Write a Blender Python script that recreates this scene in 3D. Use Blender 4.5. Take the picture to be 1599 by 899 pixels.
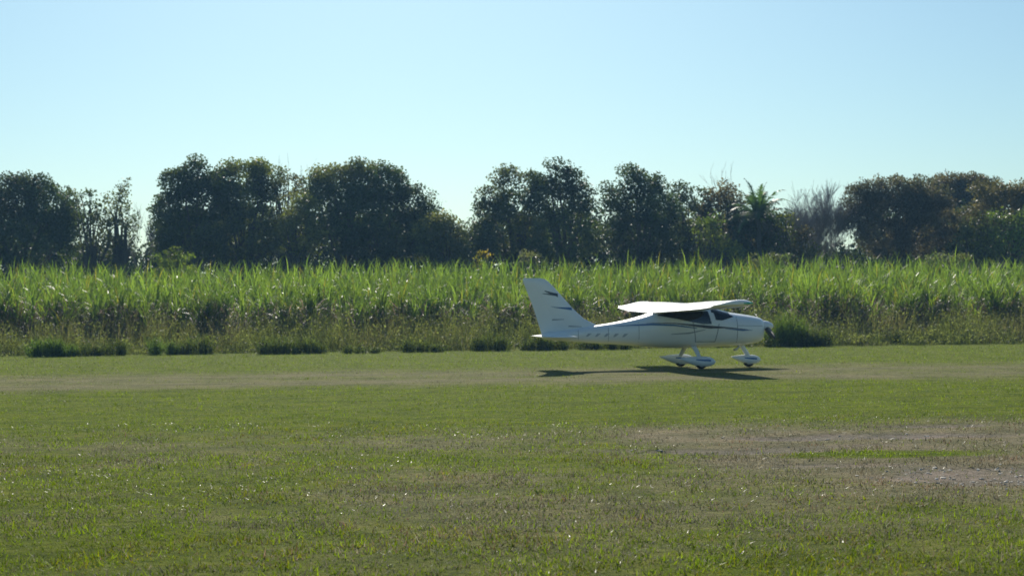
import bpy, math, random
import numpy as np
from mathutils import Matrix, Vector

# ------------------------------------------------------------------ camera, sky, sun, exposure
sc = bpy.context.scene
for o in list(bpy.data.objects):
    bpy.data.objects.remove(o)
COL = sc.collection
random.seed(7)
RNG = np.random.default_rng(11)

F = 2500.0                      # focal length in pixels of a 1599 wide frame
CAM = Vector((0.0, 0.0, 1.7))
PITCH, ROLL = math.radians(0.653), math.radians(-0.54)
cam_d = bpy.data.cameras.new('camera')
cam = bpy.data.objects.new('camera', cam_d)
COL.objects.link(cam)
sc.camera = cam
ROT = Matrix.Rotation(math.pi / 2 + PITCH, 4, 'X') @ Matrix.Rotation(ROLL, 4, 'Z')
cam.matrix_world = Matrix.Translation(CAM) @ ROT
cam_d.sensor_width = 36.0
cam_d.lens = 36.0 * F / 1599.0
cam_d.clip_start = 0.1
cam_d.clip_end = 5000.0
cam_d.dof.use_dof = True
cam_d.dof.focus_distance = 17.0
cam_d.dof.aperture_fstop = 3.3

SUN_EL, SUN_AZ = 34.0, -5.0     # azimuth measured from +Y (the view direction), negative = left
world = bpy.data.worlds.new('World')
sc.world = world
world.use_nodes = True
wn = world.node_tree
wn.nodes.clear()
w_out = wn.nodes.new('ShaderNodeOutputWorld')
w_bg = wn.nodes.new('ShaderNodeBackground')
w_sky = wn.nodes.new('ShaderNodeTexSky')
w_sky.sky_type = 'NISHITA'
w_sky.sun_disc = False
w_sky.sun_elevation = math.radians(SUN_EL)
w_sky.sun_rotation = math.radians(SUN_AZ)
w_sky.altitude = 0
w_sky.air_density = 1.0
w_sky.dust_density = 0.8
w_sky.ozone_density = 3.0
w_bg.inputs['Strength'].default_value = 0.092
w_tint = wn.nodes.new('ShaderNodeMix')
w_tint.data_type = 'RGBA'
w_tint.blend_type = 'MULTIPLY'
w_tint.inputs['Factor'].default_value = 1.0
w_tint.inputs['B'].default_value = (0.555, 0.72, 0.74, 1)
wn.links.new(w_sky.outputs[0], w_tint.inputs['A'])
wn.links.new(w_tint.outputs['Result'], w_bg.inputs['Color'])
wn.links.new(w_bg.outputs[0], w_out.inputs['Surface'])

sun_d = bpy.data.lights.new('sun', 'SUN')
sun_d.energy = 5.0
sun_d.angle = math.radians(0.53)
sun_d.color = (1.0, 0.93, 0.82)
sun = bpy.data.objects.new('sun', sun_d)
COL.objects.link(sun)
se, sa = math.radians(SUN_EL), math.radians(SUN_AZ)
to_sun = Vector((math.sin(sa) * math.cos(se), math.cos(sa) * math.cos(se), math.sin(se)))
sun.rotation_euler = (-to_sun).to_track_quat('-Z', 'Y').to_euler()
sun.location = to_sun * 60

vs = sc.view_settings
vs.view_transform = 'Standard'
vs.look = 'None'
vs.exposure = 0.34
vs.gamma = 1.0
vs.use_curve_mapping = False
sc.render.engine = 'CYCLES'
sc.cycles.use_denoising = True
sc.cycles.max_bounces = 8
sc.cycles.transparent_max_bounces = 8
sc.cycles.sample_clamp_indirect = 6.0
sc.render.film_transparent = False


def at(px, py, depth):
    """point of the place at that depth (metres in front of the camera)"""
    d = ROT.to_3x3() @ Vector(((px - 799.5) / F, -(py - 449.5) / F, -1.0))
    t = depth / d.y
    return CAM + d * t


# ------------------------------------------------------------------ helpers
def tag(o, label=None, cat=None, group=None, kind=None):
    if label: o['label'] = label
    if cat: o['category'] = cat
    if group: o['group'] = group
    if kind: o['kind'] = kind
    return o


def empty(name, loc=(0, 0, 0), rz=0.0):
    o = bpy.data.objects.new(name, None)
    COL.objects.link(o)
    o.location = loc
    o.rotation_euler = (0, 0, rz)
    o.empty_display_size = 0.3
    return o


def link(name, me, parent=None):
    o = bpy.data.objects.new(name, me)
    COL.objects.link(o)
    if parent: o.parent = parent
    return o


def np_mesh(name, verts, faces, mats, tint=None, mat_index=None, smooth=False, extra=None):
    """verts (n,3), faces (m,k) all of one size"""
    verts = np.ascontiguousarray(verts, dtype=np.float32)
    faces = np.ascontiguousarray(faces, dtype=np.int32)
    me = bpy.data.meshes.new(name)
    n, (m, k) = len(verts), faces.shape
    me.vertices.add(n)
    me.vertices.foreach_set('co', verts.ravel())
    me.loops.add(m * k)
    me.loops.foreach_set('vertex_index', faces.ravel())
    me.polygons.add(m)
    me.polygons.foreach_set('loop_start', np.arange(0, m * k, k, dtype=np.int32))
    me.polygons.foreach_set('loop_total', np.full(m, k, dtype=np.int32))
    for mt in (mats if isinstance(mats, (list, tuple)) else [mats]):
        me.materials.append(mt)
    if mat_index is not None:
        me.polygons.foreach_set('material_index', np.ascontiguousarray(mat_index, dtype=np.int32))
    me.polygons.foreach_set('use_smooth', np.full(m, bool(smooth)))
    me.update(calc_edges=True)
    if tint is not None:
        a = me.color_attributes.new('tint', 'FLOAT_COLOR', 'POINT')
        c = np.ones((n, 4), dtype=np.float32)
        c[:, :3] = tint
        a.data.foreach_set('color', c.ravel())
    if extra:
        for nm, vals in extra.items():
            a = me.attributes.new(nm, 'FLOAT', 'POINT')
            a.data.foreach_set('value', np.ascontiguousarray(vals, dtype=np.float32))
    me.validate()
    return me


def poly_mesh(name, verts, faces, mat, smooth=True):
    me = bpy.data.meshes.new(name)
    me.from_pydata([tuple(v) for v in verts], [], [tuple(f) for f in faces])
    me.materials.append(mat)
    for p in me.polygons: p.use_smooth = smooth
    me.update()
    return me


def _hash(ix, iy, seed):
    n = (ix.astype(np.int64) * 374761393 + iy.astype(np.int64) * 668265263 + seed * 974634777) & 0x7fffffff
    n = ((n ^ (n >> 13)) * 1274126177) & 0x7fffffff
    n = n ^ (n >> 16)
    return (n & 0xffff) / 65535.0


def vnoise(x, y, seed=0):
    ix, iy = np.floor(x), np.floor(y)
    fx, fy = x - ix, y - iy
    fx, fy = fx * fx * (3 - 2 * fx), fy * fy * (3 - 2 * fy)
    a, b = _hash(ix, iy, seed), _hash(ix + 1, iy, seed)
    c, d = _hash(ix, iy + 1, seed), _hash(ix + 1, iy + 1, seed)
    return (a + (b - a) * fx) * (1 - fy) + (c + (d - c) * fx) * fy


def fbm(x, y, scale, seed=0, octv=4):
    s, a, t = 0.0, 1.0, 0.0
    for i in range(octv):
        s = s + a * vnoise(x / scale, y / scale, seed + i * 17)
        t += a
        a *= 0.55
        scale *= 0.5
    return s / t


def sstep(e0, e1, x):
    t = np.clip((x - e0) / (e1 - e0), 0, 1)
    return t * t * (3 - 2 * t)


# ------------------------------------------------------------------ materials
def new_mat(name):
    m = bpy.data.materials.new(name)
    m.use_nodes = True
    nt = m.node_tree
    nt.nodes.clear()
    out = nt.nodes.new('ShaderNodeOutputMaterial')
    return m, nt, out


def N(nt, kind, **kw):
    n = nt.nodes.new(kind)
    for k, v in kw.items():
        if hasattr(n, k): setattr(n, k, v)
        else: n.inputs[k].default_value = v
    return n


def principled(name, col, rough=0.5, metal=0.0, spec=0.5, coat=0.0, bump=0.0, bump_scale=40.0, var=0.0):
    m, nt, out = new_mat(name)
    b = N(nt, 'ShaderNodeBsdfPrincipled')
    b.inputs['Base Color'].default_value = (*col, 1)
    b.inputs['Roughness'].default_value = rough
    b.inputs['Metallic'].default_value = metal
    b.inputs['Specular IOR Level'].default_value = spec
    b.inputs['Coat Weight'].default_value = coat
    b.inputs['Coat Roughness'].default_value = 0.08
    if var > 0 or bump > 0:
        tc = N(nt, 'ShaderNodeTexCoord')
        nz = N(nt, 'ShaderNodeTexNoise')
        nz.inputs['Scale'].default_value = bump_scale
        nz.inputs['Detail'].default_value = 5
        nt.links.new(tc.outputs['Object'], nz.inputs['Vector'])
        if var > 0:
            mx = N(nt, 'ShaderNodeMix', data_type='RGBA')
            mx.inputs['A'].default_value = (*[c * (1 - var) for c in col], 1)
            mx.inputs['B'].default_value = (*[min(1, c * (1 + var)) for c in col], 1)
            nt.links.new(nz.outputs['Fac'], mx.inputs['Factor'])
            nt.links.new(mx.outputs['Result'], b.inputs['Base Color'])
        if bump > 0:
            bp = N(nt, 'ShaderNodeBump')
            bp.inputs['Strength'].default_value = bump
            bp.inputs['Distance'].default_value = 0.02
            nt.links.new(nz.outputs['Fac'], bp.inputs['Height'])
            nt.links.new(bp.outputs['Normal'], b.inputs['Normal'])
    nt.links.new(b.outputs[0], out.inputs['Surface'])
    return m


def leaf_mat(name, base, trans=0.35, trans_col=(1.25, 1.35, 0.6), rough=0.45, spec=0.5):
    """two-sided leaf: its own colour times the tint of each leaf, with light passing through it"""
    m, nt, out = new_mat(name)
    at_ = N(nt, 'ShaderNodeAttribute', attribute_name='tint')
    mul = N(nt, 'ShaderNodeMix', data_type='RGBA', blend_type='MULTIPLY')
    mul.inputs['Factor'].default_value = 1.0
    mul.inputs['A'].default_value = (*base, 1)
    nt.links.new(at_.outputs['Color'], mul.inputs['B'])
    b = N(nt, 'ShaderNodeBsdfPrincipled')
    b.inputs['Roughness'].default_value = rough
    b.inputs['Specular IOR Level'].default_value = spec
    nt.links.new(mul.outputs['Result'], b.inputs['Base Color'])
    tm = N(nt, 'ShaderNodeMix', data_type='RGBA', blend_type='MULTIPLY')
    tm.inputs['Factor'].default_value = 1.0
    tm.inputs['B'].default_value = (*trans_col, 1)
    nt.links.new(mul.outputs['Result'], tm.inputs['A'])
    t = N(nt, 'ShaderNodeBsdfTranslucent')
    nt.links.new(tm.outputs['Result'], t.inputs['Color'])
    ms = N(nt, 'ShaderNodeMixShader')
    ms.inputs[0].default_value = trans
    nt.links.new(b.outputs[0], ms.inputs[1])
    nt.links.new(t.outputs[0], ms.inputs[2])
    nt.links.new(ms.outputs[0], out.inputs['Surface'])
    return m


M_leaf = leaf_mat('tree_leaf', (1, 1, 1), 0.38, (1.3, 1.4, 0.55), 0.55, 0.3)
M_bush = leaf_mat('bush_leaf', (1, 1, 1), 0.40, (1.3, 1.5, 0.5), 0.5, 0.35)
M_cane = leaf_mat('cane_leaf', (1, 1, 1), 0.55, (1.6, 1.8, 0.55), 0.46, 0.4)
M_dry = leaf_mat('dry_leaf', (1, 1, 1), 0.36, (1.2, 1.08, 0.95), 0.5, 0.45)
M_grass = leaf_mat('grass_blade', (1, 1, 1), 0.45, (1.4, 1.5, 0.5), 0.6, 0.12)
M_shiny = leaf_mat('shiny_grass_leaf', (1, 1, 1), 0.35, (1.3, 1.4, 0.6), 0.52, 0.6)
M_dryblade = leaf_mat('dry_grass_blade', (1, 1, 1), 0.35, (1.15, 1.1, 0.95), 0.65, 0.12)
M_bark = principled('bark', (0.075, 0.06, 0.048), 0.9, bump=0.6, bump_scale=6, var=0.4)
M_greybark = principled('grey_bark', (0.27, 0.24, 0.235), 0.9, bump=0.4, bump_scale=8, var=0.3)
M_palm = principled('palm_bark', (0.075, 0.065, 0.055), 0.9, bump=0.6, bump_scale=9, var=0.3)

# ------------------------------------------------------------------ the field: where grass, thatch, soil lie
SLOPE = 0.096                    # the strip and the cane edge run at this slope to the right


def field(x, y):
    """tones of the field at a place: dry thatch, bare soil, gravel, lush green"""
    v = y - SLOPE * x
    n1 = fbm(x, y, 2.2, 3)
    n2 = fbm(x, y, 0.7, 9)
    n3 = fbm(x + 40, y * 0.6, 6.0, 21, 3)
    strip = sstep(33.2, 37.0, v + (n1 - .5) * 4) * (1 - sstep(41.5, 46.5, v + (n1 - .5) * 4))
    strip = strip * np.clip(0.30 + 0.55 * fbm(x * .25, y, 1.2, 87, 3) + 0.5 * (n2 - .4) + .30 * np.exp(-((v - 37.2) / 1.3) ** 2) + .22 * np.exp(-((v - 40.8) / 1.2) ** 2), 0, 1)
    fore = 1 - sstep(20.5, 24.5, v + (n1 - .5) * 3.0)
    dry = fore * sstep(0.36, 0.62, 0.45 * n1 + 0.45 * n3 + 0.30 * (n2 - .3)) * 0.55 + fore * 0.09
    dry = dry * (1 - 0.65 * sstep(13.5, 9.5, y) * 1.0)
    # trodden patch on the right
    patch = sstep(-.7, .8, x - (1.2 + (19.9 - y) * .23) + (n1 - .5) * 2.2) * (1 - sstep(21.3, 23.8, y + (n1 - .5) * 2))
    patch = patch * sstep(10.6, 14.5, y + (n1 - .5) * 2)
    ex2, ey2 = (x - 3.2) / 2.0, (y - 20.6 + 0.1 * (x - 1.7)) / 1.7
    e2 = np.sqrt(ex2 * ex2 + ey2 * ey2) + (n1 - .5) * 0.8
    patch = np.maximum(patch, 1 - sstep(0.6, 1.2, e2))
    bare = np.zeros_like(x)
    for cx, cy, rx, ry, k in ((2.2, 18.9, 1.7, 0.38, .9), (4.9, 20.6, 2.3, 0.5, 1.0), (5.6, 22.2, 1.1, 0.32, 1.0),
                              (4.7, 15.9, 1.35, 1.25, .85), (6.6, 15.6, 1.5, 1.3, .8), (3.9, 19.3, 1.3, .25, .7), (3.4, 17.0, 1.3, .3, .6)):
        q = np.sqrt(((x - cx) / rx) ** 2 + ((y - cy) / ry) ** 2) + (n2 - .5) * 1.3
        bare = np.maximum(bare, k * (1 - sstep(0.55, 1.05, q)))
    q = np.sqrt(((x - 4.2) / 1.5) ** 2 + ((y - 18.1 - .12 * (x - 4)) / 0.5) ** 2) + (n2 - .5) * .7
    lush = 1 - sstep(0.6, 1.0, q)
    q = np.sqrt(((x - 4.8) / 1.5) ** 2 + ((y - 15.9) / 1.3) ** 2) + (n2 - .5) * .8
    gravel = 1 - sstep(0.6, 1.05, q)
    dry = np.maximum(dry, patch * (0.85 + .5 * (n2 - .4)))
    bare = bare * (1 - lush) * np.clip(.45 + 1.1 * fbm(x, y, .45, 97, 3), 0, 1)
    dry = dry * (1 - lush)
    dry = np.maximum(dry, strip * 0.80)
    edge = sstep(44, 48, v) * 0.05
    dry = np.clip(np.maximum(dry, edge), 0, 1)
    return dry, np.clip(bare, 0, 1), gravel * (1 - lush), strip, n1, n2, v


def ground_z(x, y):
    n = fbm(x, y, 1.1, 31) - 0.5
    big = fbm(x, y, 5.0, 77, 2) - 0.5
    dry, bare, gravel, strip, *_ = field(x, y)
    near = 1 - sstep(30, 40, y)
    z = (0.05 * n + 0.08 * big) * near - 0.035 * bare
    return z * (np.abs(x) < 60) - 0.01


def axis(dense0, dense1, step, lo, hi):
    a = list(np.arange(dense0, dense1, step))
    s, p, out = step, a[-1], []
    while p < hi:
        s *= 1.35
        p = min(p + s, hi)
        out.append(p)
    s, p, pre = step, a[0], []
    while p > lo:
        s *= 1.35
        p = max(p - s, lo)
        pre.append(p)
    return np.array(pre[::-1] + a + out)


gx, gy = axis(-13, 14, 0.11, -420, 420), axis(7.5, 48, 0.11, -60, 620)
GX, GY = np.meshgrid(gx, gy)
X, Y = GX.ravel(), GY.ravel()
dry, bare, gravel, strip, n1, n2, vv = field(X, Y)
nx, ny = len(gx), len(gy)
ii = (np.arange(ny - 1)[:, None] * nx + np.arange(nx - 1)[None, :]).ravel()
gf = np.stack([ii, ii + 1, ii + nx + 1, ii + nx], 1)

m, nt, out = new_mat('field_ground')
b = N(nt, 'ShaderNodeBsdfPrincipled')
b.inputs['Roughness'].default_value = 0.95
b.inputs['Specular IOR Level'].default_value = 0.03
geo = N(nt, 'ShaderNodeNewGeometry')


def noise(scale, detail=6, rough=0.6, stretch=(1, 1, 1)):
    mp = N(nt, 'ShaderNodeMapping')
    mp.inputs['Scale'].default_value = stretch
    nt.links.new(geo.outputs['Position'], mp.inputs['Vector'])
    t = N(nt, 'ShaderNodeTexNoise')
    t.inputs['Scale'].default_value = scale
    t.inputs['Detail'].default_value = detail
    t.inputs['Roughness'].default_value = rough
    nt.links.new(mp.outputs[0], t.inputs['Vector'])
    return t.outputs['Fac']


def ramp(fac, stops):
    r = N(nt, 'ShaderNodeValToRGB')
    e = r.color_ramp.elements
    while len(e) < len(stops): e.new(0.5)
    for q, (p, c) in zip(e, stops):
        q.position = p
        q.color = (*c, 1)
    nt.links.new(fac, r.inputs[0])
    return r.outputs[0]


def mixc(fac, a, b_, mode='MIX'):
    x = N(nt, 'ShaderNodeMix', data_type='RGBA', blend_type=mode)
    for sock, val in (('Factor', fac), ('A', a), ('B', b_)):
        if isinstance(val, (int, float)): x.inputs[sock].default_value = val
        elif isinstance(val, tuple): x.inputs[sock].default_value = (*val, 1)
        else: nt.links.new(val, x.inputs[sock])
    return x.outputs['Result']


def attr(nm):
    return N(nt, 'ShaderNodeAttribute', attribute_name=nm).outputs['Fac']


fine, mid = noise(26, 8, 0.7), noise(3.0, 6, 0.65)
green = ramp(fine, [(0.30, (0.045, 0.068, 0.004)), (0.52, (0.105, 0.150, 0.008)), (0.75, (0.190, 0.225, 0.018))])
green = mixc(0.5, green, ramp(mid, [(0.32, (0.055, 0.098, 0.005)), (0.68, (0.170, 0.190, 0.014))]))
thatch = ramp(fine, [(0.28, (0.105, 0.093, 0.048)), (0.52, (0.205, 0.184, 0.108)), (0.78, (0.310, 0.285, 0.190))])
soil = ramp(noise(14, 9, 0.75), [(0.3, (0.125, 0.105, 0.082)), (0.5, (0.215, 0.187, 0.150)), (0.75, (0.320, 0.290, 0.245))])
cc = mixc(attr('dry'), green, thatch)
cc = mixc(attr('bare'), cc, soil)
patchy = ramp(noise(1.3, 5, 0.6, (.6, 1, 1)), [(0.32, (0.72, 0.76, 0.72)), (0.5, (1.0, 1.0, 1.0)), (0.68, (1.26, 1.16, 1.2))])
tufty = ramp(noise(8.0, 4, 0.7, (.7, 1, 1)), [(0.30, (0.62, 0.66, 0.6)), (0.5, (1.0, 1.0, 1.0)), (0.70, (1.35, 1.28, 1.3))])
cc = mixc(1.0, mixc(1.0, cc, patchy, 'MULTIPLY'), tufty, 'MULTIPLY')
nt.links.new(cc, b.inputs['Base Color'])
bp = N(nt, 'ShaderNodeBump')
bp.inputs['Strength'].default_value = 0.9
bp.inputs['Distance'].default_value = 0.05
nt.links.new(fine, bp.inputs['Height'])
nt.links.new(bp.outputs[0], b.inputs['Normal'])
nt.links.new(b.outputs[0], out.inputs['Surface'])
M_ground = m
ground = link('ground', np_mesh('ground', np.stack([X, Y, ground_z(X, Y)], 1), gf, M_ground, smooth=True,
                                extra={'dry': dry, 'bare': bare}))
tag(ground, 'mown grass airfield with a worn strip and a bare patch', kind='structure')


# ------------------------------------------------------------------ grass of the field
def blades(x, y, z0, length, width, ang, lean, tint, segs=1, droop=0.0):
    """n blades as thin pointed strips; returns verts, quads or tris, per-vertex tints"""
    n = len(x)
    ca, sa_ = np.cos(ang), np.sin(ang)
    fa = ang + np.pi / 2 + RNG.normal(0, .5, n)
    wx, wy = np.cos(fa) * width / 2, np.sin(fa) * width / 2
    if segs == 1:
        V = np.empty((n, 3, 3))
        V[:, 0] = np.stack([x - wx, y - wy, z0], 1)
        V[:, 1] = np.stack([x + wx, y + wy, z0], 1)
        V[:, 2] = np.stack([x + ca * length * np.sin(lean), y + sa_ * length * np.sin(lean), z0 + length * np.cos(lean)], 1)
        f = np.arange(n * 3).reshape(n, 3)
        return V.reshape(-1, 3), f, np.repeat(tint, 3, 0)
    k = segs + 1
    V = np.empty((n, k, 2, 3))
    px, py, pz, a = x.copy(), y.copy(), z0.copy() if isinstance(z0, np.ndarray) else np.full(n, z0), lean.copy()
    for i in range(k):
        t = i / segs
        w = (0.55 + 0.9 * t) if t < .35 else (1.0 - ((t - .35) / .65) ** 1.6 * 0.94)
        V[:, i, 0] = np.stack([px - wx * w, py - wy * w, pz], 1)
        V[:, i, 1] = np.stack([px + wx * w, py + wy * w, pz], 1)
        if i < segs:
            L = length / segs
            px = px + ca * L * np.sin(a)
            py = py + sa_ * L * np.sin(a)
            pz = pz + L * np.cos(a)
            a = a + droop / segs * (0.4 + 1.2 * t)
    base = (np.arange(n) * k * 2)[:, None]
    i = np.arange(segs)[None, :] * 2
    q = np.stack([base + i, base + i + 1, base + i + 3, base + i + 2], -1).reshape(-1, 4)
    return V.reshape(-1, 3), q, np.repeat(tint, k * 2, 0)


def scatter(y0, y1, per_m2, side=3.5):
    """random spots over the seen wedge of the field (and a step either side)"""
    half1 = 0.33 * y1 + side
    n = int((y1 - y0) * 2 * half1 * per_m2)
    y = RNG.uniform(y0, y1, n)
    x = RNG.uniform(-half1, half1, n)
    k = np.abs(x) < 0.33 * y + side
    return x[k], y[k]


gv, gt, gfc, gm, off = [], [], [], [], 0
for y0, y1, dens, ln, wd in ((8.5, 13, 2300, .034, .0095), (13, 19, 1300, .032, .011), (19, 27, 520, .032, .014),
                             (27, 38, 200, .045, .018), (38, 62.5, 90, .05, .026)):
    x, y = scatter(y0, y1, dens)
    d_, b_, g_, s_, n1_, n2_, v_ = field(x, y)
    clump = fbm(x, y, 0.35, 51, 3)
    keep = (RNG.random(len(x)) < (1 - 0.90 * b_) * (1 - 0.55 * s_) * (1 - .45 * (d_ > .7) * (x > 1)) * (0.35 + 1.3 * sstep(.3, .7, clump))) & (v_ < 62.6)
    x, y, d_, v_, clump, s_, n1_ = (q[keep] for q in (x, y, d_, v_, clump, s_, n1_))
    n = len(x)
    isdry = RNG.random(n) < (d_ * 1.0 + 0.05)
    mixf = RNG.random(n)[:, None]
    gcol = np.array((0.098, 0.146, 0.008)) * (1 - mixf) + np.array((0.198, 0.248, 0.018)) * mixf
    dcol = np.array((0.140, 0.120, 0.078)) * (1 - mixf) + np.array((0.300, 0.277, 0.200)) * mixf
    tint = np.where(isdry[:, None], dcol, gcol) * RNG.uniform(.75, 1.2, n)[:, None]
    tone = fbm(x, y, .55, 131, 3)
    tint = tint * (0.55 + 0.95 * tone)[:, None]
    rus = (fbm(x, y, .9, 141, 3) > .60) & (RNG.random(n) < .4) & (v_ < 24)
    tint[rus] = tint[rus] * np.array((1.15, .85, .85))
    length = ln * RNG.gamma(6, 1 / 6, n) * (0.55 + 0.9 * clump) * np.where(v_ < 24, 1.15, .8) * (1 - .5 * s_)
    lean = np.abs(RNG.normal(1.0, .4, n))
    V, f, T = blades(x, y, ground_z(x, y) - .004, length, wd * RNG.uniform(.7, 1.4, n), RNG.uniform(0, 6.283, n), lean, tint)
    gv.append(V); gfc.append(f + off); gt.append(T); gm.append(np.where(isdry, 2, 0))
    off += len(V)
# a few tall pale stalks and broad shiny leaves standing out of the turf
x, y = scatter(9, 24, 70)
_, b_, *_r = field(x, y)
k = (RNG.random(len(x)) < 1 - b_) & (fbm(x, y, 1.6, 91) > .45)
x, y = x[k], y[k]
n = len(x)
tint = np.array((0.16, 0.17, 0.075)) * RNG.uniform(.6, 1.4, n)[:, None]
V, f, T = blades(x, y, ground_z(x, y), RNG.uniform(.02, .06, n), RNG.uniform(.008, .018, n), RNG.uniform(0, 6.283, n),
                 RNG.uniform(.3, 1.45, n), tint)
nm_ = sum(len(q) for q in gfc)
gv.append(V); gfc.append(f + off); gt.append(T)
grass = link('grass', np_mesh('grass', np.concatenate(gv), np.concatenate(gfc), [M_grass, M_shiny, M_dryblade], tint=np.concatenate(gt),
                               mat_index=np.concatenate(gm + [np.ones(len(f))])))
tag(grass, 'short green and dry brown grass covering the airfield', 'grass', kind='stuff')


# ------------------------------------------------------------------ stones on the bare patch
def ico(sub=1):
    import bmesh
    bm = bmesh.new()
    bmesh.ops.create_icosphere(bm, subdivisions=sub, radius=1)
    v = np.array([q.co[:] for q in bm.verts])
    f = np.array([[w.index for w in q.verts] for q in bm.faces])
    bm.free()
    return v, f


IV, IF = ico(1)
M_stone = leaf_mat('stone', (1, 1, 1), 0.0, rough=0.8, spec=0.3)
n = 4200
x = RNG.uniform(1.0, 8.5, n); y = RNG.uniform(13.8, 23, n)
_, b_, g_, *_r = field(x, y)
k = RNG.random(n) < np.clip(0.9 * g_ + 0.25 * b_, 0, 1)
x, y = x[k], y[k]
n = len(x)
r = 0.006 + RNG.gamma(1.5, .005, n)
jit = 1 + RNG.normal(0, .18, (n, len(IV), 1))
V = IV[None] * jit * np.stack([r * RNG.uniform(.8, 1.5, n), r * RNG.uniform(.8, 1.3, n), r * RNG.uniform(.4, .8, n)], 1)[:, None, :]
V = V + np.stack([x, y, ground_z(x, y) + r * .05], 1)[:, None, :]
fc = (IF[None] + (np.arange(n) * len(IV))[:, None, None]).reshape(-1, 3)
tint = np.repeat(np.array((.42, .375, .31)) * RNG.uniform(.5, 1.5, n)[:, None], len(IV), 0)
tag(link('gravel', np_mesh('gravel', V.reshape(-1, 3), fc, M_stone, tint=tint)),
    'loose grey gravel on the bare patch of ground', 'gravel', kind='stuff')
for i, (px, py, s) in enumerate(((1462, 742, .055), (1500, 751, .05), (1556, 729, .05), (1430, 755, .04), (1483, 741, .035),
                                 (1553, 742, .04), (1520, 745, .04), (1571, 764, .035))):
    d = 1.7 * F / (py - 478 + 0.0094 * (px - 800))
    p = at(px, py, d)
    s *= .5
    v = IV * (1 + RNG.normal(0, .16, (len(IV), 1))) * np.array((s, s * .8, s * .5))
    o = link('stone', np_mesh('stone', v, IF, M_stone, tint=np.tile((.56, .51, .44), (len(IV), 1))))
    o.location = (p.x, p.y, float(ground_z(np.array([p.x]), np.array([p.y]))[0]) + s * .15)
    o.rotation_euler.z = random.uniform(0, 6)
    tag(o, 'pale fist-sized stone lying on the grey gravel of the bare patch', 'stone', 'pale stones on the bare patch')

def leaf_quads(c, size, tint, flat=0.0):
    """rhombic leaves at centres c"""
    n = len(c)
    d = RNG.normal(0, 1, (n, 3)); d[:, 2] *= (1 - flat)
    d /= np.linalg.norm(d, axis=1)[:, None]
    e = RNG.normal(0, 1, (n, 3)); e[:, 2] *= (1 - flat)
    e = np.cross(d, e); e /= np.linalg.norm(e, axis=1)[:, None] + 1e-9
    L = (size * RNG.uniform(.6, 1.35, n))[:, None]
    V = np.stack([c - d * L * .5, c + e * L * .30, c + d * L * .5, c - e * L * .30], 1)
    return V.reshape(-1, 3), np.arange(n * 4).reshape(n, 4), np.repeat(tint, 4, 0)


# ------------------------------------------------------------------ sugar cane
def cane_edge(x):
    return 66.0 + SLOPE * x


def wedge(v0, v1, per_m2, side=5.0):
    h = 0.325 * v1 + side + 2
    n = int(2 * h * (v1 - v0) * per_m2)
    x = RNG.uniform(-h, h, n)
    y = RNG.uniform(v0, v1, n) + SLOPE * x
    return x, y


V_, F_, T_, MI_ = [], [], [], []
off = 0


def add(V, f, T, mi):
    global off
    V_.append(V); F_.append(f + off); T_.append(T); MI_.append(np.full(len(f), mi))
    off += len(V)


x1, y1 = wedge(68.5, 72, 8)
x2, y2 = wedge(72, 78, 5)
x3, y3 = wedge(78, 88, 2.6)
px_, py_ = np.concatenate([x1, x2, x3]), np.concatenate([y1, y2, y3])
depth = py_ - SLOPE * px_ - 68.5
hgt = 2.6 + 1.5 * sstep(0, 15, depth) + (1.0 - .5 * sstep(4, 12, depth)) * 2.0 * (fbm(px_, py_, 1.2, 61, 3) - .5) + RNG.normal(0, .16, len(px_))
gap = fbm(px_, py_ * .5, 1.3, 63)
keep = (gap > .48) | (depth > 2.6)
px_, py_, depth, hgt = px_[keep], py_[keep], depth[keep], hgt[keep]
npl = len(px_)
nb = 11
P = np.repeat(np.arange(npl), nb)
n = len(P)
lvl = RNG.random(n) ** .8                         # where on the stalk the leaf starts
top = hgt[P]
ln = RNG.uniform(.8, 1.45, n)
z0 = np.clip((top - 1.0) * (0.30 + 0.70 * lvl), .15, None)
mixf = RNG.random(n)[:, None]
gc = np.array((0.070, 0.115, 0.030)) * (1 - mixf) + np.array((0.165, 0.215, 0.062)) * mixf
gc = gc * (0.50 + 1.0 * vnoise(px_[P] / .8, py_[P] / .8, 5))[:, None]
yel = RNG.random(n) < .05
gc[yel] = np.array((.22, .19, .05))
lean = np.abs(RNG.normal(.17, .16, n)) + .25 * (1 - lvl)
V, f, T = blades(px_[P] + RNG.normal(0, .06, n), py_[P] + RNG.normal(0, .06, n), z0, ln, RNG.uniform(.035, .06, n),
                 RNG.uniform(0, 6.283, n), lean, gc, segs=3, droop=1.25)
dr = RNG.random(n)
add(V, f, T, 0)
# leaves that fold over and hang
n = int(npl * 3.0)
P = RNG.integers(0, npl, n)
tint = np.array((.10, .13, .03)) * RNG.uniform(.7, 1.3, n)[:, None]
V, f, T = blades(px_[P], py_[P], hgt[P] * RNG.uniform(.35, .75, n), RNG.uniform(.7, 1.3, n), RNG.uniform(.04, .065, n),
                 RNG.uniform(0, 6.283, n), RNG.uniform(.3, .7, n), tint, segs=4, droop=2.2)
add(V, f, T, 0)
# dead leaves about the foot
k = np.where(depth < 7)[0]
n = len(k) * 13
P = k[RNG.integers(0, len(k), n)]
tint = np.array((.28, .215, .178)) * RNG.uniform(.45, 1.5, n)[:, None]
V, f, T = blades(px_[P] + RNG.normal(0, .15, n), py_[P] - np.abs(RNG.normal(0, .3, n)), hgt[P] * RNG.uniform(.2, .62, n), RNG.uniform(.5, 1.0, n),
                 RNG.uniform(.03, .055, n), RNG.uniform(0, 6.283, n), RNG.uniform(.6, 1.5, n), tint, segs=3, droop=1.5)
add(V, f, T, 1)
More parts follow.
